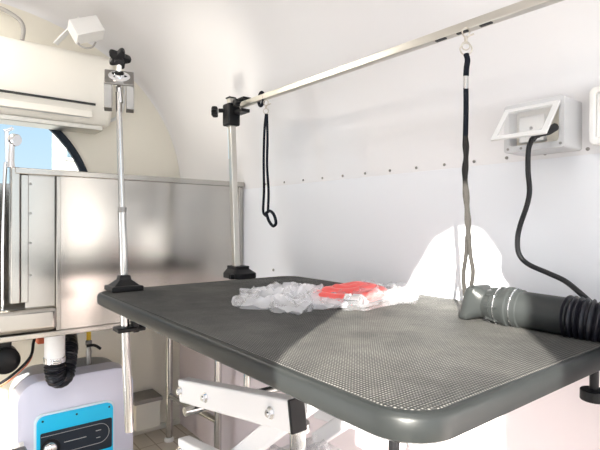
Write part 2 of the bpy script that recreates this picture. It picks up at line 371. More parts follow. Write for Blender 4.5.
# small white adapter box on its bracket
wb = thing('adapter_box', 'small white box on an angled bracket above the air conditioner', 'light box', W(2.3, .55, .83))
Mx = Matrix.Translation(W(2.24, .56, .845)) @ Matrix.Rotation(math.radians(24), 4, 'X') @ Matrix.Rotation(math.radians(-20), 4, 'Y') @ Matrix.Translation(-W(0, 0, 0))
bm = NB(); box(bm, -.035, .035, -.062, .062, -.04, .04, Mx); obj('housing', bm, 'white_plastic', wb, bev=.004)
bm = NB(); obox(bm, W(2.29, .505, .85), W(2.33, .455, .785), .03, .006); obox(bm, W(2.29, .50, .85), W(2.27, .54, .90), .03, .006); obj('bracket', bm, 'white_plastic', wb, bev=.001)
bm = NB(); tube(bm, spline([W(2.24, .52, .80), W(2.25, .535, .775), W(2.24, .56, .765), W(2.24, .585, .775), W(2.24, .60, .80)]), .004, 8); obj('cable', bm, 'grey_cable', wb)

# ------------------------------------------------------------------ stainless bathing tub
PU = 1.836; TB = 2.40
tb = thing('bathing_tub', 'stainless steel pet bathing tub against the end wall', 'tub', W(2.1, .35, -.4))
bm = NB(); box(bm, PU, PU+.012, .372, WV-.012, -.386, .165); obj('front_panel', bm, 'steel_sheet', tb, bev=.002, smooth=False)
bm = NB()
box(bm, PU-.014, PU+.03, .236, WV-.006, .160, .181)
obj('top_rail', bm, 'steel_trim', tb, bev=.003)
bm = NB(); box(bm, PU-.006, PU+.02, WV-.03, WV-.006, -.386, .160); obj('side_trim', bm, 'steel_trim', tb, bev=.003)
bm = NB(); box(bm, PU-.008, PU, .362, .376, -.375, .160); obj('side_trim', bm, 'steel_trim', tb, bev=.002)
bm = NB(); box(bm, PU+.012, PU+.018, .27, .375, -.33, .16); obj('door_panel', bm, 'steel_trim', tb, smooth=False)
bm = NB(); box(bm, PU-.012, PU+.028, .224, .252, -.27, .182); obj('post', bm, 'steel_trim', tb, bev=.004)
bm = NB(); box(bm, PU-.002, PU+.028, .254, .278, -.27, .160); obj('door_channel', bm, 'steel_trim', tb, bev=.003)
for v_ in (.285,):
    for z_ in (.13, .03, -.07, -.18):
        bm = NB(); cyl(bm, W(PU+.012, v_, z_), W(PU+.009, v_, z_), .004, 10); obj('screw', bm, 'zinc', tb)
bm = NB(); box(bm, PU-.012, PU+.06, -.5, .368, -.375, -.29); obj('entry_sill', bm, 'steel_trim', tb, bev=.018)
bm = NB(); box(bm, PU+.06, TB, -.5, WV-.012, -.386, -.31); obj('basin_floor', bm, 'steel_sheet', tb, smooth=False)
bm = NB(); box(bm, TB-.015, TB, -.5, WV-.012, -.386, .165); obj('back_panel', bm, 'steel_sheet', tb, smooth=False)
bm = NB(); box(bm, PU+.012, TB, WV-.018, WV-.006, -.386, .165); obj('end_panel', bm, 'steel_sheet', tb, smooth=False)
bm = NB(); box(bm, PU, TB, -.51, -.50, -.386, .165); obj('end_panel', bm, 'steel_sheet', tb, smooth=False)
bm = NB(); box(bm, PU-.008, PU+.03, -.5, WV-.012, -.395, -.376); obj('bottom_rail', bm, 'steel_trim', tb, bev=.003)
for (u_, v_) in ((2.33, .985), (1.90, 1.03), (2.33, -.45), (1.90, -.45)):
    bm = NB(); cyl(bm, W(u_, v_, FL+.02), W(u_, v_, -.38), .016, 20); lg = obj('leg', bm, 'tube_steel', tb)
    bm = NB(); tube(bm, [W(u_, v_, FL), W(u_, v_, FL+.012), W(u_, v_, FL+.02)], [.024, .024, .017], 20); obj('foot', bm, 'white_plastic', lg)
bm = NB(); cyl(bm, W(2.33, .985, -.88), W(1.90, 1.03, -.88), .014, 16); obj('cross_brace', bm, 'tube_steel', tb)
# chrome shower head parked on the tub corner
sh = thing('shower_head', 'chrome shower handset parked at the tub corner by the window', 'shower head', W(1.85, .225, .18))
bm = NB(); tube(bm, [W(1.85, .228, .182), W(1.85, .228, .20), W(1.85, .23, .26), W(1.85, .228, .285)], [.012, .010, .0085, .009], 16); obj('handle', bm, 'chrome', sh)
bm = NB(); ax = Vector((.75, .55, -.3)).normalized(); c = W(1.85, .237, .275)
tube(bm, [c - ax*.018, c - ax*.008, c + ax*.008, c + ax*.014], [.010, .019, .021, .018], 20); obj('spray_face', bm, 'chrome', sh)
bm = NB(); obox(bm, W(1.86, .218, .20), W(1.86, .216, .305), .014, .012); obox(bm, W(1.86, .21, .30), W(1.86, .235, .315), .012, .01); obj('holder', bm, 'chrome', sh, bev=.002)
bm = NB(); tube(bm, spline([W(1.87, .215, .20), W(1.88, .212, .10), W(1.885, .21, -.08), W(1.89, .21, -.29)]), .006, 10); obj('hose', bm, 'chrome', sh)

# ------------------------------------------------------------------ under the tub
ht = thing('water_heater', 'squarish lavender white water heater with blue control panel under the tub', 'water heater', W(2.1, .45, FL))
HV0, HV1, HZ0, HZ1 = .268, .690, -1.03, -.595; HU = 2.0
def rloop(u, grow, r): return [W(u, a, b_) for a, b_ in rrect(HV0-grow, HV1+grow, HZ0-grow, HZ1+grow, r, 10)]
def loft(bm, loops):
    rs = [[bm.verts.new(p) for p in L] for L in loops]; n_ = len(rs[0])
    for A, B in zip(rs, rs[1:]):
        for i in range(n_): bm.faces.new((A[i], A[(i+1) % n_], B[(i+1) % n_], B[i]))
    bm.faces.new(rs[0][::-1]); bm.faces.new(rs[-1]); return bm
bm = NB(); loft(bm, [rloop(HU, -.008, .07), rloop(HU+.006, 0, .075), rloop(HU+.10, .004, .08), rloop(HU+.105, 0, .08)]); obj('front_cover', bm, 'heater_body', ht)
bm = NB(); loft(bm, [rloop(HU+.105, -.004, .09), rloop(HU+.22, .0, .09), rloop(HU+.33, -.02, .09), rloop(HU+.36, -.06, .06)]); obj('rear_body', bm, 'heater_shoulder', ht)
for v_ in (HV0+.07, HV1-.07):
    bm = NB(); box(bm, HU+.06, HU+.30, v_-.02, v_+.02, FL, HZ0+.01); obj('foot', bm, 'heater_shoulder', ht)
PV0, PV1, PZ1, PZ0 = .328, .603, -.722, -1.0
bm = NB(); prism(bm, [W(HU-.001, a, b_) for a, b_ in rrect(PV0-.008, PV1+.006, PZ0-.006, PZ1+.008, .03)], Vector((.008, 0, 0))); obj('panel_surround', bm, 'cyan_edge', ht, bev=.002)
bm = NB(); prism(bm, [W(HU-.006, a, b_) for a, b_ in rrect(PV0, PV1, PZ0, PZ1, .028)], Vector((.008, 0, 0))); pn = obj('control_panel', bm, 'cyan', ht, bev=.002)
bm = NB(); prism(bm, [W(HU-.013, a, b_) for a, b_ in rrect(PV0+.012, PV1-.006, PZ1-.18, PZ1-.062, .006)], Vector((.004, 0, 0))); obj('display', bm, 'panel_dark', pn)
ol = [(PV0+.014, PZ1-.075)] + [(PV1-.055 + .038*math.cos(math.radians(a)), PZ1-.113 + .038*math.sin(math.radians(a))) for a in range(90, -91, -15)] + [(PV0+.05, PZ1-.151)]
bm = NB(); tube(bm, [W(HU-.0172, a, b_) for a, b_ in ol], .0011, 6); obj('outline', bm, 'line_grey', pn)
for (a0, a1, zz) in ((.42, .50, -.113), (.535, .555, -.100), (.537, .552, -.128)):
    bm = NB(); box(bm, HU-.0185, HU-.017, a0, a1, PZ1+zz-.0013, PZ1+zz+.0013); obj('marking', bm, 'line_grey', pn)
kc = W(HU-.017, PV0+.045, PZ1-.122)
bm = NB(); tube(bm, [kc + eu*.0, kc - eu*.004], .034, 28); obj('knob_ring', bm, 'black_plastic', pn)
bm = NB(); tube(bm, [kc, kc - eu*.006, kc - eu*.018, kc - eu*.020], [.026, .025, .019, .015], 28); obj('knob', bm, 'chrome', pn)
for a in (PV0+.02, (PV0+PV1)/2, PV1-.016):
    bm = NB(); cyl(bm, W(HU-.013, a, PZ1-.018), W(HU-.015, a, PZ1-.018), .004, 10); obj('screw', bm, 'panel_dark', pn)
bm = NB(); box(bm, HU-.012, HU, .272, .288, -.84, -.80); obj('side_button', bm, 'white_plastic', ht, bev=.003)

dp = thing('drain_pipe', 'white drain pipe with black ribbed elbow under the tub', 'pipe', W(2.0, .39, -.5))
bm = NB(); cyl(bm, W(1.92, .375, -.39), W(1.92, .375, -.50), .034, 28); obj('pipe', bm, 'white_plastic', dp)
bm = NB()
base = spline([W(1.92, .375, -.49), W(1.92, .375, -.53), W(1.928, .385, -.57), W(1.955, .415, -.572), W(1.985, .430, -.53), W(2.06, .452, -.49), W(2.25, .49, -.48), W(2.47, .54, -.48)], 14)
rad = [.033 + .003*math.sin(i*1.9) for i in range(len(base))]
tube(bm, base, rad, 20); obj('ribbed_elbow', bm, 'hose_black', dp)
bm = NB(); tube(bm, [W(1.92, .375, -.487), W(1.92, .375, -.489), W(1.92, .375, -.507), W(1.92, .375, -.509)], [.034, .0375, .0375, .034], 28); cl_ = obj('hose_clamp', bm, 'chrome', dp)
bm = NB(); cyl(bm, W(1.883, .36, -.498), W(1.883, .39, -.498), .007, 10); obj('clamp_screw', bm, 'chrome', cl_)
bm = NB(); cyl(bm, W(2.475, .54, -.48), W(2.499, .54, -.48), .075, 32); obj('wall_flange', bm, 'panel_grey', dp)
gp = thing('gas_pipe', 'yellow pipe with a valve rising from the water heater', 'pipe', W(2.14, .548, -.6))
bm = NB(); cyl(bm, W(2.14, .548, -.39), W(2.14, .548, -.50), .009, 16); obj('pipe', bm, 'yellow', gp)
bm = NB(); tube(bm, [W(2.14, .548, z) for z in (-.495, -.50, -.515, -.52, -.53, -.545, -.58, -.598)], [.009, .013, .013, .009, .009, .012, .010, .012], 14); obj('valve', bm, 'zinc', gp)
bm = NB(); tube(bm, [W(2.14, .548, -.598), W(2.14, .548, -.602)], [.03, .034], 24); obj('collar', bm, 'heater_shoulder', gp)
bm = NB(); tube(bm, spline([W(2.11, .532, -.512), W(2.10, .56, -.512), W(2.10, .585, -.53)]), .006, 8); obj('lever', bm, 'black_plastic', gp)
pp = thing('water_pump', 'black round pump hanging beneath the tub at the left', 'pump', W(2.1, .24, -.5))
bm = NB(); tube(bm, [W(2.02, .235, -.505), W(2.03, .235, -.505), W(2.10, .235, -.505), W(2.12, .235, -.505)], [.03, .048, .048, .03], 28); obj('motor', bm, 'black_plastic', pp)
bm = NB(); box(bm, 2.04, 2.09, .215, .255, -.505, -.386); obj('mount', bm, 'black_plastic', pp)
bm = NB(); box(bm, 2.2, 2.26, .365, .425, -.50, -.386); tag(obj('valve_box', bm, 'orange', bev=.006, at_=W(2.2, .38, -.5)), 'orange red box behind the white drain pipe', 'box')
for nm, col_, off_, lb in (('power_cable', 'black_rubber', 0, 'black cable sagging from the pump under the tub'), ('power_cable', 'orange', -.012, 'thin red cable beside the black one under the tub')):
    bm = NB(); tube(bm, spline([W(2.25, .385, -.44), W(2.15, .345, -.47+off_), W(2.1, .325, -.52+off_), W(2.1, .27, -.575+off_), W(2.1, .20, -.61+off_), W(2.1, .05, -.63+off_)]), .0055 if off_ == 0 else .0025, 8)
    tag(obj(nm, bm, col_, at_=W(2.1, .3, -.5)), lb, 'cable')
jb = thing('junction_box', 'cream low box with grey top on the floor-level end wall', 'box', W(2.45, .92, -1.0))
bm = NB(); box(bm, 2.37, 2.498, .83, .955, -1.04, -.905); obj('body', bm, 'tan_beige', jb, bev=.004)
bm = NB(); box(bm, 2.36, 2.498, .82, .962, -.905, -.885); obj('cover', bm, 'zinc', jb, bev=.002)
st = thing('step_stool', 'dark steel step in front of the water heater', 'step', W(1.7, .1, FL))
bm = NB(); box(bm, 1.58, 1.80, -.25, .265, -.765, -.735); obj('tread', bm, 'zinc', st, bev=.006)
for u_ in (1.61, 1.77):
    for v_ in (-.22, .235):
        bm = NB(); box(bm, u_-.012, u_+.012, v_-.012, v_+.012, FL, -.765); obj('leg', bm, 'zinc', st)

# ------------------------------------------------------------------ grooming table
T0, T1, TV0, TV1, TZ = .302, 1.475, .385, WV-.006, -.2
gt = thing('grooming_table', 'black ribbed grooming table on a white lift frame', 'table', W(.88, .75, FL))
def outline(ins, z): return [W(u, v, z) for u, v in rrect(T0+ins, T1-ins, TV0+ins, TV1-ins, .065-ins*.6, 12)]
bm = NB(); loft(bm, [outline(.006, TZ-.034), outline(.001, TZ-.030), outline(0, TZ-.024), outline(0, TZ-.008), outline(.003, TZ-.002), outline(.007, TZ), outline(.02, TZ)]); obj('tabletop', bm, 'table_rim', gt)
bm = NB(); loft(bm, [outline(.011, TZ-.001), outline(.011, TZ+.0008), outline(.013, TZ+.0014)]); obj('ribbed_mat', bm, 'table_mat', gt, smooth=False)
def beam(a, b_, w_=.032, h_=.056, caps=(0, 1), bolts=(), mt='white_paint', nm='scissor_arm'):
    bm = NB(); obox(bm, a, b_, w_, h_); ar = obj(nm, bm, mt, gt, bev=.004); d = (b_-a).normalized()
    for k in caps:
        p = (a, b_)[k]; s_ = (-1, 1)[k]
        bm = NB(); obox(bm, p - d*s_*.0005, p + d*s_*.006, w_+.002, h_+.002); obj('end_cap', bm, 'black_plastic', ar, bev=.002)
    for t_ in bolts:
        p = a.lerp(b_, t_) - ev*(w_/2); bm = NB(); bolt(bm, p, -ev, .0075); obj('bolt', bm, 'chrome', ar)
    return ar
beam(W(1.125, .515, -.418), W(.665, .515, -.336), bolts=(.03, .32, .88), caps=(1,))
beam(W(1.125, .515, -.565), W(.665, .515, -.50), bolts=(.03, .88), caps=(1,))
beam(W(1.125, .95, -.418), W(.70, .95, -.343), bolts=(), caps=())
beam(W(1.125, .95, -.565), W(.70, .95, -.505), bolts=(), caps=())
beam(W(.60, .56, -.26), W(1.05, .56, -.62), .03, .04, caps=(), nm='diagonal_brace')
beam(W(.60, .89, -.26), W(1.05, .89, -.62), .03, .04, caps=(), nm='diagonal_brace')
beam(W(.56, .56, -.30), W(.56, .56, -.62), .036, .036, caps=(), nm='upright')
beam(W(.56, .90, -.30), W(.56, .90, -.62), .036, .036, caps=(), nm='upright')
beam(W(1.10, .545, -.40), W(1.10, .545, -.95), .03, .045, caps=(), nm='upright')
beam(W(1.10, .92, -.40), W(1.10, .92, -.95), .03, .045, caps=(), nm='upright')
beam(W(.66, .50, -.253), W(1.3, .50, -.253), .03, .036, caps=(), nm='top_rail')
beam(W(.66, .97, -.253), W(1.3, .97, -.253), .03, .036, caps=(), nm='top_rail')
beam(W(.62, .49, -.265), W(.62, .98, -.265), .03, .03, caps=(), nm='top_rail')
for v_ in (.50, .97): beam(W(.35, v_, -.98), W(1.4, v_, -.98), .05, .05, caps=(0, 1), nm='base_rail')
for u_ in (.40, 1.35): beam(W(u_, .50, -.98), W(u_, .97, -.98), .05, .05, caps=(), nm='base_rail')
for u_ in (.56, 1.10):
    for v_ in (.56, .92): beam(W(u_, v_, -.62), W(u_, v_, -.98), .034, .034, caps=(), nm='upright')
for u_ in (.38, 1.37):
    for v_ in (.50, .97): bm = NB(); cyl(bm, W(u_, v_, FL), W(u_, v_, -1.0), .022, 20); obj('foot', bm, 'black_plastic', gt)
bm = NB(); cyl(bm, W(1.09, .50, -.46), W(1.09, .97, -.46), .011, 16); obj('cross_rod', bm, 'tube_steel', gt)
bm = NB(); cyl(bm, W(.95, .74, -.40), W(.95, .74, -.75), .02, 20); cyl(bm, W(.95, .74, -.52), W(.95, .74, -.50), .03, 20); obj('lift_cylinder', bm, 'tube_steel', gt)
bm = NB(); box(bm, .56, 1.12, .53, .94, -.66, -.645); obj('lower_shelf', bm, 'white_paint', gt, bev=.002)
CS = gp2(394, 440, .45); CS.z = ZC - .234; bm = NB(); cyl(bm, CS, CS - ez*.12, .007, 14); star_knob(bm, CS - ez*.13, ez, .02, .02); obj('corner_screw', bm, 'black_plastic', gt)

# ------------------------------------------------------------------ plain pole at the near left corner
pa = thing('arm_post', 'round steel grooming post with a bracket and star knob on top', 'post', W(1.43, .478, -.2))
def pyramid_foot(bm, u, v, z, a, b_, h):
    L = lambda k, zz, hw, hd: [W(u + s_[0]*hd, v + s_[1]*hw, zz) for s_ in ((-1, -1), (-1, 1), (1, 1), (1, -1))]
    loft(bm, [L(0, z, a, b_), L(0, z+.014, a, b_), L(0, z+.016, a*.80, b_*.80), L(0, z+.032, a*.38, b_*.42), L(0, z+h, a*.33, b_*.36)]); return bm
bm = NB(); pyramid_foot(bm, 1.425, .462, -.198, .045, .04, .045); obj('foot_clamp', bm, 'black_plastic', pa, bev=.003, smooth=False)
pA0, pA1 = W(1.43, .464, -.17), W(1.432, .447, .38)
mid = pA0.lerp(pA1, .37)
bm = NB(); cyl(bm, pA0, mid, .0115, 20); obj('lower_tube', bm, 'tube_steel', pa)
bm = NB(); cyl(bm, mid, pA1, .0085, 20); obj('upper_tube', bm, 'tube_steel', pa)
bm = NB(); cyl(bm, mid - ez*.004, mid + ez*.012, .0125, 20); obj('tube_collar', bm, 'zinc', pa)
d_ = (pA1 - pA0).normalized()
bm = NB(); cyl(bm, W(1.425, .462, -.235), W(1.42, .478, -.615), .0125, 20); obj('under_table_tube', bm, 'tube_steel', pa)
bm = NB(); cyl(bm, W(1.425, .462, -.236), W(1.425, .462, -.250), .024, 20); obj('washer', bm, 'black_plastic', pa); bm = NB(); box(bm, 1.395, 1.45, .437, .492, -.318, -.305)
obj('underside_clamp', bm, 'black_plastic', pa, bev=.003)
bm = NB(); box(bm, 1.40, 1.43, .482, .500, -.322, -.285); obj('clamp_jaw', bm, 'black_plastic', pa, bev=.003)
bm = NB(); cyl(bm, W(1.42, .495, -.312), W(1.42, .522, -.312), .011, 14); obj('clamp_knob', bm, 'black_plastic', pa)
# bracket: a tilted plate with a round screw pad, two flanges below, star knob above
toc = (W(0, 0, 0) - W(1.43, .455, .45)); toc.z = 0; toc.normalize(); sd = ez.cross(toc).normalized()
pc = W(1.432, .449, .400); tilt = math.radians(33); pdir = (ez*math.sin(tilt+.2) - toc*math.cos(tilt+.2)*1.).normalized()   # plate runs up and away
lowc = pc + toc*.02 + ez*(-.005)
hw = .041
def quadslab(bm, c0, c1, hw_, th):
    n__ = sd.cross((c1-c0).normalized()).normalized()
    return prism(bm, [c0 - sd*hw_, c0 + sd*hw_, c1 + sd*hw_, c1 - sd*hw_], n__*th)
topc = lowc + pdir*.078
bm = NB(); quadslab(bm, lowc, topc, hw, .006)
obj('bracket_plate', bm, 'zinc', pa, bev=.002)
for s_ in (-1, 1):
    bm = NB(); c = lowc + sd*s_*(hw-.011)
    prism(bm, [c + sd*.011 + ez*.004, c - sd*.011 + ez*.004, c - sd*.011 - ez*.066, c + sd*.011 - ez*.066], -toc*.05)
    obj('bracket_flange', bm, 'zinc', pa, bev=.002, smooth=False)
nn = sd.cross(pdir).normalized()
if nn.dot(toc) < 0: nn = -nn
cc = (lowc + topc)/2
bm = NB(); tube(bm, [cc + nn*.002, cc + nn*.009, cc + nn*.011], [.030, .030, .026], 32); tube(bm, [cc + nn*.010, cc + nn*.018], .014, 20); pad = obj('screw_pad', bm, 'chrome', pa)
kx = cc - nn*.012 + ez*.072
bm = NB(); cyl(bm, topc - pdir*.03, kx, .007, 12); obj('screw', bm, 'white_plastic', pa)
kax = (ez*.8 + toc*-.55).normalized()
bm = NB(); star_knob(bm, kx, kax, .034, .024, 5); tube(bm, [kx - kax*.012, kx - kax*.022], [.014, .012], 20); obj('star_knob', bm, 'black_plastic', pa)
bm = NB(); cyl(bm, pA1 - d_*.03 + sd*.004, pA1 + d_*.045, .008, 14); obj('bolt', bm, 'chrome', pa)

# ------------------------------------------------------------------ square post + overhead rail
RV = .92
ga = thing('grooming_post', 'square steel post holding the overhead rail above the table', 'post', W(1.50, RV, -.2))
b0, b1 = W(1.52, .897, -.17), W(1.580, .906, .468)
def sqtube(bm, a, b_, s_): return obox(bm, a, b_, s_, s_, up=Vector((1, 0, 0)) if abs((b_-a).normalized().z) > .8 else ez)
bm = NB(); sqtube(bm, b0, b1, .023); obj('upright', bm, 'alu', ga, bev=.003)
bm = NB(); loft(bm, [[W(1.505+a, .90+c_, z) for a, c_ in rrect(-.05, .05, -.045, .05, .02)] for z in (-.198, -.180)] + [[W(1.512+a, .90+c_, z) for a, c_ in rrect(-.035, .035, -.03, .03, .01)] for z in (-.165, -.155)])
obj('foot_clamp', bm, 'black_plastic', ga, bev=.002)
bm = NB(); star_knob(bm, W(1.46, .845, -.187), ez, .012, .018); obj('foot_knob', bm, 'black_plastic', ga)
bm = NB(); cyl(bm, W(1.455, .905, -.236), W(1.455, .905, -.66), .0125, 20); obj('under_table_tube', bm, 'tube_steel', ga)
cb = W(1.570, .906, .420)
bm = NB(); box(bm, 1.549, 1.598, .880, .930, .362, .444); obj('clamp_block', bm, 'black_plastic', ga, bev=.006)
bm = NB(); k0 = cb - R*.03; cyl(bm, k0, k0 - R*.02, .008, 12); star_knob(bm, k0 - R*.035 + ez*-.005, -R, .022, .022, 6); obj('clamp_knob', bm, 'black_plastic', ga)
bm = NB(); box(bm, 1.485, 1.56, .903, .937, .446, .456); box(bm, 1.495, 1.56, .903, .937, .404, .416); star_knob(bm, W(1.50, .885, .432), ev, .016, .02, 6); obj('rail_jaw', bm, 'black_plastic', ga, bev=.004)
r0, r1 = W(1.53, RV, .434), W(-.05, RV, .418)
bm = NB(); sqtube(bm, r0, r1, .020); rl = obj('overhead_rail', bm, 'alu', ga, bev=.0025)
bm = NB(); obox(bm, b1 - ez*.002, b1 + ez*.003, .029, .029, up=Vector((1, 0, 0))); obj('end_cap', bm, 'black_plastic', ga, bev=.001)
for us_ in (.655, .60, .545):
    bm = NB(); box(bm, us_-.013, us_+.013, RV-.011, RV-.003, .4115+(us_-.6)*.01, .4140+(us_-.6)*.01); obj('slot', bm, 'dark_slot', rl)
bm = NB(); obox(bm, b1.lerp(b0, .18) - R*.0145 - eu*.0, b1.lerp(b0, .36) - R*.0145, .002, .006, up=Vector((1, 0, 0))); obj('sticker', bm, 'cyan_edge', ga)

# ------------------------------------------------------------------ leashes
def snap_hook(bm, top, s, view=None):
    """swivel snap hanging from top, overall height s"""
    a = F.cross(ez).normalized()
    q = lambda x, z: top + a*x*s + ez*z*s
    tube(bm, spline([q(.10, -.42), q(.16, -.25), q(.15, -.08), q(.0, .02), q(-.15, -.08), q(-.16, -.25), q(-.06, -.42)], 6), .035*s, 8)
    tube(bm, [q(0, -.38), q(0, -.45), q(0, -.60), q(0, -.64)], [.06*s, .09*s, .075*s, .05*s], 10)
    tube(bm, [q(.02, -.42), q(.36, -.27)], [.03*s, .045*s], 8)
    tube(bm, ringpts(q(0, -.82), F, .19*s, 24, 1.), .032*s, 8, closed=True)
l1 = thing('leash', 'short thin black grooming loop hanging near the square post', 'leash', W(1.32, RV, .39), 'grooming leashes on the rail')
bm = NB(); tube(bm, ringpts(W(1.395, RV, .430), (R + eu*.45).normalized(), .023, 28), .0055, 10, closed=True); obj('black_ring', bm, 'black_webbing', l1)
bm = NB(); snap_hook(bm, gp2(266, 100, .90), .045); obj('snap_hook', bm, 'nickel', l1)
bm = NB(); tube(bm, spline([gp2(x, y, .895) for x, y in ((266, 114), (264.5, 130), (263.7, 160), (264, 190), (263.2, 211), (266, 216))]), .0042, 8, flat=(F, .5)); obj('strap', bm, 'black_webbing', l1)
bm = NB(); tube(bm, spline([gp2(x, y, .895) for x, y in ((267, 114), (267.5, 140), (267, 165), (268.5, 190), (268, 212))]), .0042, 8, flat=(F, .5)); obj('strap', bm, 'black_webbing', l1)
bm = NB(); tube(bm, spline([gp2(x, y, .895) for x, y in ((266, 213), (270, 211), (274, 215), (276, 223), (273, 226), (269, 221), (266.5, 214))]), .005, 8); obj('end_loop', bm, 'black_webbing', l1)
l2 = thing('leash', 'long leash turning from black webbing to worn grey braid, reaching the table', 'leash', W(.575, RV, .39), 'grooming leashes on the rail')
del l1['group'], l2['group']
LV = .905
bm = NB(); snap_hook(bm, gp2(466, 28, LV), .046); obj('snap_hook', bm, 'nickel', l2)
bm = NB(); tube(bm, ringpts(gp2(466, 49, LV), F, .0125, 24), .0016, 8, closed=True); obj('swivel_ring', bm, 'nickel', l2)
bm = NB(); tube(bm, spline([gp2(x, y, LV) for x, y in ((466, 54), (467.5, 60), (466.5, 68), (466, 76))]), [.0062]*25, 10, flat=(F, .55)); obj('webbing', bm, 'black_webbing', l2)
bm = NB(); tube(bm, [gp2(466, 74, LV), gp2(466, 89, LV)], .0055, 12, flat=(F, .6)); obj('metal_crimp', bm, 'tube_steel', l2)
bm = NB(); tube(bm, spline([gp2(x, y, LV) for x, y in ((466, 88), (466, 110), (465.5, 136))]), .0058, 10, flat=(F, .55)); obj('webbing', bm, 'black_webbing', l2)
pts = spline([gp2(x, y, LV) for x, y in ((465.3, 134), (466, 155), (465, 175), (466.5, 200), (468, 222), (468.5, 240))], 8); random.seed(3)
bm = NB(); tube(bm, pts, [.0055 + .0018*math.sin(i*.35)**2 for i in range(len(pts))], 10, flat=(F, .6)); obj('braid', bm, 'grey_braid', l2)
for off in (((467, 236), (466, 255), (463.5, 275), (465, 296)), ((469, 236), (470.5, 255), (473, 272), (471, 288))):
    bm = NB(); tube(bm, spline([gp2(x, y, LV) for x, y in off]), .0046, 10, flat=(F, .6)); obj('braid_strand', bm, 'grey_braid', l2)

# ------------------------------------------------------------------ sockets on the wall
ob = thing('socket_box', 'grey wall socket box with its clear flap raised, black plug inside', 'socket', W(.505, WV, .21))
OU0, OU1, OV, OZ0, OZ1 = .441, .572, 1.034, .160, .266
bm = NB(); frame_prism(bm, [W(a, OV, c_) for a, c_ in rrect(OU0, OU1, OZ0, OZ1, .006)], [W(a, OV, c_) for a, c_ in rrect(OU0+.012, OU1-.012, OZ0+.014, OZ1-.012, .006)], ev*(WV-OV-.002)); obj('housing', bm, 'panel_grey', ob, bev=.001)
bm = NB(); box(bm, OU0+.012, OU1-.012, OV+.035, OV+.04, OZ0+.014, OZ1-.012); obj('face_plate', bm, 'cream', ob, smooth=False)
bm = NB(); box(bm, .492, .548, OV+.020, OV+.036, .182, .240); sk = obj('socket', bm, 'white_plastic', ob, bev=.003)
bm = NB(); cyl(bm, W(.52, OV+.0195, .212), W(.52, OV+.021, .212), .004, 12); cyl(bm, W(.508, OV+.0195, .198), W(.508, OV+.021, .198), .004, 12); cyl(bm, W(.532, OV+.0195, .198), W(.532, OV+.021, .198), .004, 12); obj('socket_hole', bm, 'dark_slot', sk)
for a, c_ in ((OU0+.008, .168), (OU1-.010, .168), (OU1-.04, .167)):
    bm = NB(); cyl(bm, W(a, OV-.001, c_), W(a, OV+.001, c_), .003, 10); obj('screw', bm, 'zinc', ob)
hing = W(0, OV, OZ1-.006); fd = (ez*-.075 - ev*.062)
def fl_pt(u_, t_): return W(u_, OV-.002, OZ1-.008) + fd*t_
fo = [fl_pt(OU0+.008, 0), fl_pt(OU1-.004, 0), fl_pt(OU1-.004, 1), fl_pt(OU0+.008, 1)]
fi = [fl_pt(OU0+.020, .12), fl_pt(OU1-.016, .12), fl_pt(OU1-.016, .88), fl_pt(OU0+.020, .88)]
nv_ = fd.cross(eu).normalized()*.006
bm = NB(); frame_prism(bm, fo, fi, nv_); fp = obj('flap', bm, 'flap_grey', ob, bev=.0015)
bm = NB(); prism(bm, fi, nv_*.3); obj('flap_window', bm, 'clear_cover', fp, smooth=False)
pc_ = thing('power_lead', 'black power cord and plug running from the socket to the table', 'cord', W(.5, 1.0, .15))
bm = NB(); tube(bm, spline([gp2(555, 127, 1.03), gp2(548, 131, 1.01), gp2(538, 134, 1.0), gp2(532, 140, .995)]), [.0085]*9+[.008]*10+[.0062]*6, 14); obj('plug', bm, 'black_rubber', pc_)
cp = ((532, 139, .995), (528.5, 150, .99), (528, 170, .985), (529.5, 190, .98), (527, 205, .98), (520, 226, .98), (517.5, 240, .98), (519, 254, .985), (528, 264, .99), (548, 273, .99), (565, 281, .985), (580, 293, .97), (592, 304, .97), (604, 318, .96), (622, 335, .96), (660, 345, .97))
bm = NB(); tube(bm, spline([gp2(*c_) for c_ in cp]), .0052, 12); obj('cord', bm, 'black_rubber', pc_)
sw = thing('wall_switch', 'white switch box at the right beside the grey socket box', 'switch', W(.38, WV, .2))
bm = NB(); frame_prism(bm, [W(a, WV-.03, c_) for a, c_ in rrect(.30, .418, .165, .285, .012)], [W(a, WV-.03, c_) for a, c_ in rrect(.312, .406, .178, .273, .006)], ev*.028); obj('frame', bm, 'white_plastic', sw, bev=.003)
bm = NB(); box(bm, .312, .406, WV-.024, WV-.002, .178, .273); obj('rocker', bm, 'white_plastic', sw, bev=.003)

# ------------------------------------------------------------------ dryer nozzle and hose
nz_ = thing('dryer_hose', 'black ribbed dryer hose with flared grey nozzle lying on the table', 'dryer hose', W(.45, .87, -.2))
def gpd(x, y, dep): return Vector((0, 0, ZC)) + (F + R2*(x-300)/480 - U2*(y-225)/480)*dep
RH = .036
A0 = gpd(488, 304, .985); A1 = gpd(572, 317.5, .86); ax = (A1 - A0).normalized(); LN = (A1 - A0).length
sidev = ax.cross(ez).normalized()
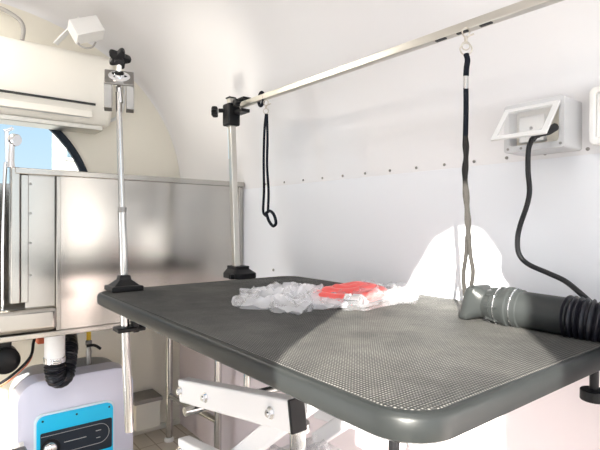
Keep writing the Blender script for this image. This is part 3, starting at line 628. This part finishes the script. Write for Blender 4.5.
# flared tip: flattened rectangular mouth lofted to a round neck
def ell(c, a_, b_, p_=2.):
    out = []
    for i in range(32):
        t = 2*math.pi*i/32; cx, sx2 = math.cos(t), math.sin(t)
        out.append(c + ez*math.copysign(abs(sx2)**(2/p_), sx2)*b_ + sidev*math.copysign(abs(cx)**(2/p_), cx)*a_)
    return out
bm = NB(); sk_ = (ez*1. + ax*.28).normalized()
def mouth(c, a_, b_, p_):
    out = []
    for i in range(32):
        t = 2*math.pi*i/32; cx, sx2 = math.cos(t), math.sin(t)
        out.append(c + sk_*math.copysign(abs(sx2)**(2/p_), sx2)*b_ + sidev*math.copysign(abs(cx)**(2/p_), cx)*a_)
    return out
loft(bm, [mouth(A0 - ax*.042 - ez*.001, .030, .036, 7), mouth(A0 - ax*.036, .034, .038, 7), mouth(A0 - ax*.022, .036, .038, 6), mouth(A0 - ax*.008, .030, .031, 2.6), mouth(A0 + ax*.006, .029, .029, 2)]); obj('nozzle_mouth', bm, 'nozzle_grey', nz_, bev=.002)
prof = [(-.004, .028), (.004, .031), (.018, .034), (.020, .037), (.040, .0385), (.044, .0405), (.052, .0405), (.054, .038), (.072, .0375), (.074, .0352), (LN, .0345)]
bm = NB(); tube(bm, [A0 + ax*s_ for s_, r_ in prof], [r_ for s_, r_ in prof], 40); obj('nozzle_barrel', bm, 'nozzle_grey', nz_)
for k_ in range(9):
    aa = math.radians(40*k_); rd = (sidev*math.cos(aa) + ax.cross(sidev)*math.sin(aa))
    bm = NB(); obox(bm, A0 + ax*.010 + rd*.0335, A0 + ax*.036 + rd*.0385, .004, .004); obj('grip_rib', bm, 'nozzle_grey', nz_)
for s_, r_ in ((.030, .0385), (.062, .0387)):
    bm = NB(); tube(bm, ringpts(A0 + ax*s_, ax, r_, 40), .0013, 8, closed=True); obj('clamp_ring', bm, 'chrome', nz_)
hp = spline([A1 - ax*.006, A1 + ax*.01, gpd(600, 323, .83), gpd(645, 335, .80), gpd(700, 370, .78), gpd(740, 450, .76), gpd(760, 600, .74), gpd(770, 900, .72)], 16)
fine = []
for a, b_ in zip(hp, hp[1:]):
    k = max(1, int((b_-a).length/.0014))
    for j in range(k): fine.append(a.lerp(b_, j/k))
s_ = 0; rad = []
for i, p in enumerate(fine):
    if i: s_ += (fine[i]-fine[i-1]).length
    rad.append(.0365 + .0032*math.sin(2*math.pi*s_/.0088))
bm = NB(); tube(bm, fine, rad, 32); obj('ribbed_hose', bm, 'hose_black', nz_)
ck = thing('clamp_knob_post', 'round black clamp knob under the right end of the table', 'clamp', gpd(594, 393, .80))
ck.name = 'table_clamp'; ORG['table_clamp'] = ORG['clamp_knob_post']
bm = NB(); cyl(bm, gpd(594, 393, .80) + ez*.006, gpd(594, 393, .80) - ez*.012, .021, 28); obj('knob', bm, 'black_plastic', ck, bev=.002)
bm = NB(); cyl(bm, gpd(594, 393, .80) + ez*.005, gpd(594, 393, .80) + ez*.045, .007, 14); obj('screw', bm, 'black_plastic', ck)

# ------------------------------------------------------------------ plastic bags and red hose on the table
def film(name, cu, cv, lu, lv, h, seed, parent, rot=0., m_='bag_film', z0=None):
    """crumpled thin film lying in sharp folds: ridged creases over a ragged, pointed outline"""
    bm_ = NB(); bmesh.ops.create_icosphere(bm_, subdivisions=5, radius=1)
    q = Vector((seed*3.1, seed*1.7, seed)); zb = (TZ if z0 is None else z0) + .003
    pts_ = [Vector((math.cos(a_ + seed), math.sin(a_ + seed)*1., .2)).normalized() for a_ in (0, 1.1, 2.3, 3.4, 4.6, 5.5)]
    for vtx in bm_.verts:
        p = vtx.co.copy()
        def ridge(f_, o_): return 1 - min(1, abs(noise.noise(p*f_ + q*o_))*3.2)
        cr_ = .55*ridge(1.7, 1) + .35*ridge(3.6, 2) + .2*ridge(8, 3)
        pk = max(max(0, p.dot(c_))**9*(.36 + .2*((k_*7 + seed) % 3)/2) for k_, c_ in enumerate(pts_))
        k = .82 + pk + .14*noise.noise(Vector((p.x, p.y, 0))*4 + q)
        x, y = p.x*k*lu, p.y*k*lv
        up = max(0., p.z); hz = up**.55*h*(.25 + .75*cr_)
        x += .006*noise.noise(p*6 + q); y += .006*noise.noise(p*6 - q)
        c_, s2 = math.cos(rot), math.sin(rot)
        vtx.co = W(cu, cv, zb) + Vector((-(x*c_ - y*s2), x*s2 + y*c_, hz + (0 if p.z > 0 else p.z*.0015)))
    o_ = obj(name, bm_, m_, parent, smooth=True)
    return o_
b1_ = thing('plastic_bag', 'clear crumpled plastic bag, mostly empty, left of the red hose', 'plastic bag', W(.99, .74, TZ))
film('film', .98, .725, .165, .115, .046, 1, b1_, .45, 'bag_film_brightened')
film('folded_film', .945, .80, .115, .085, .044, 4, b1_, .2, 'bag_film_brightened')
b2_ = thing('plastic_bag', 'clear plastic bag wrapped around the red hose', 'plastic bag', W(.88, .93, TZ))
film('film', .872, .92, .10, .165, .050, 7, b2_, -.25)
film('loose_end', .865, .995, .05, .075, .032, 9, b2_, -.2)
rh = thing('red_hose', 'coiled red hose with metal fitting inside the clear plastic bag', 'hose', W(.88, .9, TZ))
bm = NB()
for rx, ry, zz, rr in ((.062, .108, .0165, .0155), (.036, .080, .024, .0165), (.012, .050, .030, .0150)):
    tube(bm, [W(.90 + rx*math.cos(a), .875 + ry*math.sin(a) + rx*.3*math.cos(a), TZ + zz + .002*math.sin(3*a)) for a in [i*math.pi/16 for i in range(32)]], rr, 14, closed=True)
obj('coil', bm, 'red_rubber', rh)
bm = NB(); fa = gp2(346, 301, .785); fb = gp2(361, 299, .80)
fa.z = max(fa.z, ZC+TZ+.022); fb.z = fa.z
tube(bm, [fa, fa.lerp(fb, .3), fa.lerp(fb, .32), fa.lerp(fb, .5), fa.lerp(fb, .52), fb], [.013, .013, .010, .010, .014, .014], 18); obj('metal_fitting', bm, 'chrome', rh)
# bag on the lower shelf
b3_ = thing('plastic_bag', 'crumpled clear plastic bag on the shelf below the grooming table', 'plastic bag', W(.9, .7, -.645))
film('film', .88, .72, .16, .13, .12, 12, b3_, .3, z0=-.645)
